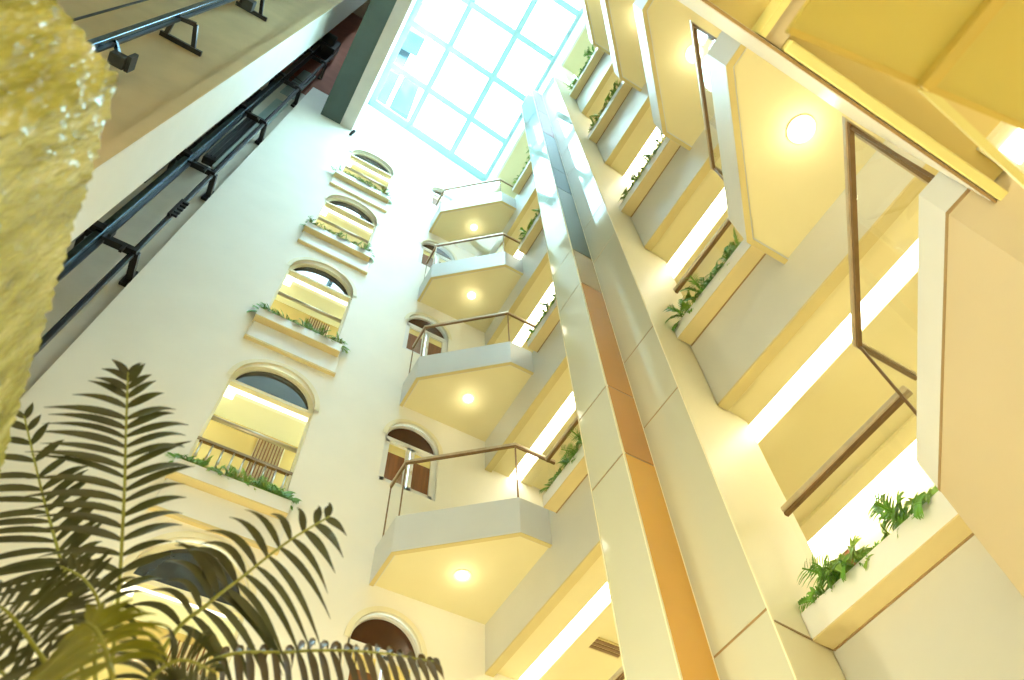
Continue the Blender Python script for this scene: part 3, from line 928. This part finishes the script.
for k in range(1, 5):
    zt = PT[k] * 0.976
    for i in range(11):
        place_fern(-0.48 + i * 0.187 + random.uniform(-0.05, 0.05), B - 0.13, zt - 0.01, random.uniform(0.95, 1.3),
                   'small green fern in the planter ledge under the %s arched window' % ORD[k], 'ferns under the %s arched window' % ORD[k], 0)
for (k, side, y0, y1, z0) in PL:
    where = 'near the bay balconies' if side == 'near' else 'beyond the clad column'
    n = 7 if side == 'near' else 8
    for i in range(n):
        y = y0 + 0.28 + (y1 - y0 - 0.56) * i / (n - 1)
        sc = random.uniform(1.15, 1.6)
        if k == 0:
            sc = [0.9, 1.4, 0.8, 0.7, 1.3, 1.5, 1.1][i]
        place_fern(A - 0.16, y, z0 + 0.24, sc, 'green fern in the gallery planter %s, %s level' % (where, ORD[k]), 'ferns in the gallery planter %s, %s level' % (where, ORD[k]), -PI / 2)

# ------------------------------------------------------------------ textured glass block close to the camera
gb = bpy.data.materials.new('gold_green_textured_glass')
gb.use_nodes = True
nt = gb.node_tree
b_ = nt.nodes['Principled BSDF']
b_.inputs['Roughness'].default_value = 0.22
b_.inputs['Specular IOR Level'].default_value = 0.8
tc = nt.nodes.new('ShaderNodeTexCoord')
mp = nt.nodes.new('ShaderNodeMapping')
mp.inputs['Scale'].default_value = (70, 70, 20)
nz = nt.nodes.new('ShaderNodeTexNoise')
nz.inputs['Scale'].default_value = 0.35
nz.inputs['Detail'].default_value = 5
rp = nt.nodes.new('ShaderNodeValToRGB')
els = rp.color_ramp.elements
els[0].position, els[0].color = 0.28, lin((136, 138, 62)) + (1,)
els[1].position, els[1].color = 0.72, lin((214, 216, 152)) + (1,)
e_ = els.new(0.5)
e_.color = lin((174, 178, 98)) + (1,)
vo = nt.nodes.new('ShaderNodeTexVoronoi')
vo.inputs['Scale'].default_value = 1.6
bp_ = nt.nodes.new('ShaderNodeBump')
bp_.inputs['Strength'].default_value = 0.45
bp_.inputs['Distance'].default_value = 0.02
nt.links.new(tc.outputs['Object'], mp.inputs[0])
nt.links.new(mp.outputs[0], nz.inputs[0])
nt.links.new(mp.outputs[0], vo.inputs['Vector'])
nt.links.new(nz.outputs['Fac'], rp.inputs[0])
nt.links.new(rp.outputs[0], b_.inputs['Base Color'])
nt.links.new(vo.outputs['Distance'], bp_.inputs['Height'])
nt.links.new(bp_.outputs[0], b_.inputs['Normal'])
M['bead'] = gb
GZ = 1.6
poly = [(-0.494, 0.645), (-0.494, 3.0), (-1.9, 3.0), (-1.9, -0.18)]
poly = [Vector(p) for p in poly]


def bumpy_face(mb, a, b, z0, z1, nu, nv, amp, rnd):
    t = (b - a)
    nrm = Vector((t.y, -t.x)).normalized()
    n0 = len(mb.v)
    for j in range(nv + 1):
        for i in range(nu + 1):
            p = a + t * (i / nu)
            e = rnd.uniform(-amp, amp)
            if j == nv:
                zz = z1 + rnd.uniform(-amp, amp)
            else:
                zz = z0 + (z1 - z0) * j / nv
            mb.v.append(Vector((p.x + nrm.x * e, p.y + nrm.y * e, zz)))
    for j in range(nv):
        for i in range(nu):
            q = n0 + j * (nu + 1) + i
            mb.f.append((q, q + 1, q + nu + 2, q + nu + 1))


rnd = random.Random(3)
gbt = thing('textured_glass_block', (-1.0, 1.2, FLOOR), 'huge blurred gold-green textured glass block at the left edge', 'glass block')
mb = MB()
bumpy_face(mb, poly[0], poly[1], FLOOR, GZ, 220, 110, 0.006, rnd)
mb.build('glass_face', 'bead', gbt, smooth=True)
mb = MB()
bumpy_face(mb, poly[3], poly[0], FLOOR, GZ, 200, 110, 0.006, rnd)
mb.build('glass_face', 'bead', gbt, smooth=True)
MB().prism([(-0.51, 0.66), (-0.51, 3.0), (-1.9, 3.0), (-1.9, -0.12)], FLOOR, GZ - 0.015).build('core', 'bead', gbt)
# ------------------------------------------------------------------ palm
crown = at(100, 790, 1.45)
CAMDIR = lambda p: p.normalized()
palm = thing('potted_palm', (crown.x, crown.y, FLOOR), 'potted palm with long dark feather fronds at the lower left', 'palm')
m = MB()
m.tube([(crown.x, crown.y, FLOOR + 0.5), (crown.x + 0.01, crown.y, (FLOOR + crown.z) / 2), (crown.x, crown.y, crown.z + 0.02)], [0.07, 0.06, 0.05], 12)
m.build('trunk', 'trunk', palm, smooth=True)
m = MB()
m.tube([(crown.x, crown.y, FLOOR), (crown.x, crown.y, FLOOR + 0.05), (crown.x, crown.y, FLOOR + 0.55), (crown.x, crown.y, FLOOR + 0.62)], [0.22, 0.24, 0.34, 0.36], 28)
pt = m.build('pot', 'pot', palm, smooth=True)
MB().tube([(crown.x, crown.y, FLOOR + 0.60), (crown.x, crown.y, FLOOR + 0.635)], 0.32, 24).build('soil', 'soil', pt)


def smooth_path(pts, n):
    out = []
    P = [pts[0]] + pts + [pts[-1]]
    seg = len(pts) - 1
    for i in range(n + 1):
        f = i / n * seg
        k = min(seg - 1, int(f))
        t = f - k
        p0, p1, p2, p3 = P[k], P[k + 1], P[k + 2], P[k + 3]
        out.append(0.5 * ((2 * p1) + (p2 - p0) * t + (2 * p0 - 5 * p1 + 4 * p2 - p3) * t * t + (3 * p1 - p0 - 3 * p2 + p3) * t ** 3))
    return out


def frond(pix, pairs, length, width, seed, mname, start=0.1, ang=0.35, droop=0.35, roll=0.0, sides=(1, 1), fan=0.0):
    """feather frond: pix = rachis through (photo x, photo y, distance in m); leaflets both sides"""
    rnd = random.Random(seed)
    pts = [at(*p) for p in pix]
    path = smooth_path([crown] + pts, 60)
    lo = int(60 / len(pts))
    r = MB().tube(path, [0.0062 * (1 - 0.75 * i / 60) + 0.0015 for i in range(61)], 6)
    mb = MB()
    vis = path[lo:]
    for j in range(pairs):
        t = start + (1 - start) * (j + 0.5) / pairs
        f = t * (len(vis) - 1)
        a = int(min(len(vis) - 2, f))
        p = vis[a].lerp(vis[a + 1], f - a)
        tg = (vis[a + 1] - vis[a]).normalized()
        view = p.normalized()
        s = tg.cross(view).normalized()
        nrm = s.cross(tg).normalized()
        s = (s * math.cos(roll) + nrm * math.sin(roll)).normalized()
        ll = length * (0.62 + 0.38 * math.sin(PI * min(1, t * 1.15))) * (1 - 0.55 * max(0, t - 0.7) / 0.3)
        for sg, k in ((-1, sides[0]), (1, sides[1])):
            if not k:
                continue
            an = ang + fan * t + rnd.uniform(-0.07, 0.07) + 0.5 * max(0, t - 0.75) / 0.25
            d = s * sg * math.cos(an) + tg * math.sin(an) + nrm * rnd.uniform(-0.12, 0.12)
            blade(mb, p + tg * rnd.uniform(-0.004, 0.004), d, ll * k * rnd.uniform(0.9, 1.08), width * rnd.uniform(0.85, 1.1),
                  droop * rnd.uniform(0.75, 1.25), n=8, up=-view + Vector((0, 0, 0.3)), fold=0.3, twist=rnd.uniform(-0.5, 0.5))
    fo = mb.build('frond', mname, palm, smooth=True)
    r.build('rachis', 'rachis', fo, smooth=True)
    return fo


PXU = 1.6 / F_PX / U     # one photo pixel at 1.6 m
frond([(118, 600, 1.55), (124, 500, 1.6), (126, 430, 1.62), (128, 372, 1.62)], 20, 80 * PXU, 3.9 * PXU, 1, 'palm', start=0.0, ang=0.5, droop=0.42)
frond([(72, 605, 1.6), (58, 550, 1.65), (42, 492, 1.68), (24, 415, 1.7)], 17, 80 * PXU, 3.9 * PXU, 2, 'palm', start=0.0, ang=0.5, droop=0.42)
frond([(165, 647, 1.5), (208, 604, 1.52), (241, 578, 1.55), (286, 543, 1.58), (330, 516, 1.6)], 15, 84 * PXU, 4.0 * PXU, 3, 'palm', start=0.05, ang=0.3, droop=0.62)
frond([(200, 668, 1.45), (290, 652, 1.5), (370, 652, 1.55), (436, 662, 1.6)], 20, 56 * PXU, 3.4 * PXU, 4, 'palmb', start=0.05, ang=0.3, droop=0.8, roll=1.0)
frond([(112, 700, 1.0), (108, 660, 0.98), (98, 632, 0.98), (86, 622, 0.98)], 15, 50 * PXU, 2.2 * PXU, 5, 'palmy', start=0.25, ang=0.1, droop=0.55)
frond([(60, 690, 1.2), (30, 640, 1.2), (5, 610, 1.22), (-20, 600, 1.25)], 16, 66 * PXU, 2.1 * PXU, 6, 'palm', start=0.1, ang=0.3, droop=0.6)
frond([(140, 700, 1.2), (160, 670, 1.18), (185, 660, 1.18), (215, 672, 1.2)], 15, 52 * PXU, 2.1 * PXU, 7, 'palm', start=0.1, ang=0.3, droop=0.7)
frond([(50, 720, 1.3), (20, 690, 1.3), (-10, 660, 1.32), (-30, 640, 1.35)], 14, 70 * PXU, 2.4 * PXU, 8, 'palm', start=0.0, ang=0.4, droop=0.4)
frond([(95, 660, 1.4), (100, 610, 1.4), (85, 580, 1.42), (60, 566, 1.45)], 15, 56 * PXU, 2.4 * PXU, 9, 'palm', start=0.1, ang=0.3, droop=0.6)

# ------------------------------------------------------------------ light
w = bpy.data.worlds.new('overcast')
bpy.context.scene.world = w
w.use_nodes = True
nt = w.node_tree
bg = nt.nodes['Background']
tc = nt.nodes.new('ShaderNodeTexCoord')
nz = nt.nodes.new('ShaderNodeTexNoise')
nz.inputs['Scale'].default_value = 2.5
rp = nt.nodes.new('ShaderNodeValToRGB')
rp.color_ramp.elements[0].color = (0.48, 0.80, 1.0, 1)
rp.color_ramp.elements[1].color = (0.62, 0.89, 1.0, 1)
nt.links.new(tc.outputs['Generated'], nz.inputs['Vector'])
nt.links.new(nz.outputs['Fac'], rp.inputs['Fac'])
nt.links.new(rp.outputs['Color'], bg.inputs['Color'])
bg.inputs['Strength'].default_value = 23.0


def point(name, x, y, z, e, col, r=0.25):
    ld = bpy.data.lights.new(name, 'POINT')
    ld.energy = e
    ld.color = col
    ld.shadow_soft_size = r
    o = bpy.data.objects.new(name, ld)
    COL.objects.link(o)
    o.location = (x * U, y * U, z * U)


WARM = (1.0, 0.90, 0.58)
point('low_fill', 0.2, 5.5, 0.5, 270, WARM, 0.3)  # unseen warm fill lights, added to brighten the lower atrium
point('low_fill', 3.2, 3.0, 0.8, 40, WARM, 0.3)
point('low_fill', 2.0, -1.8, 0.6, 26, WARM, 0.25)
point('low_fill', -5.5, 3.0, 0.5, 460, WARM, 0.25)  # fill added in the lift shaft to lift the khaki wall

for k in range(1, 5):
    for y in (1.2, 7.2):
        point('gallery_fill', 7.4, y, BEAM[k] - 2.2, 8, WARM, 0.2)  # added fill without a fixture, brightens the gallery ceilings

sc = bpy.context.scene
sc.view_settings.view_transform = 'Standard'
sc.view_settings.look = 'None'
sc.view_settings.exposure = 0.0
for o in bpy.data.objects:
    if '_o' in o:
        del o['_o']
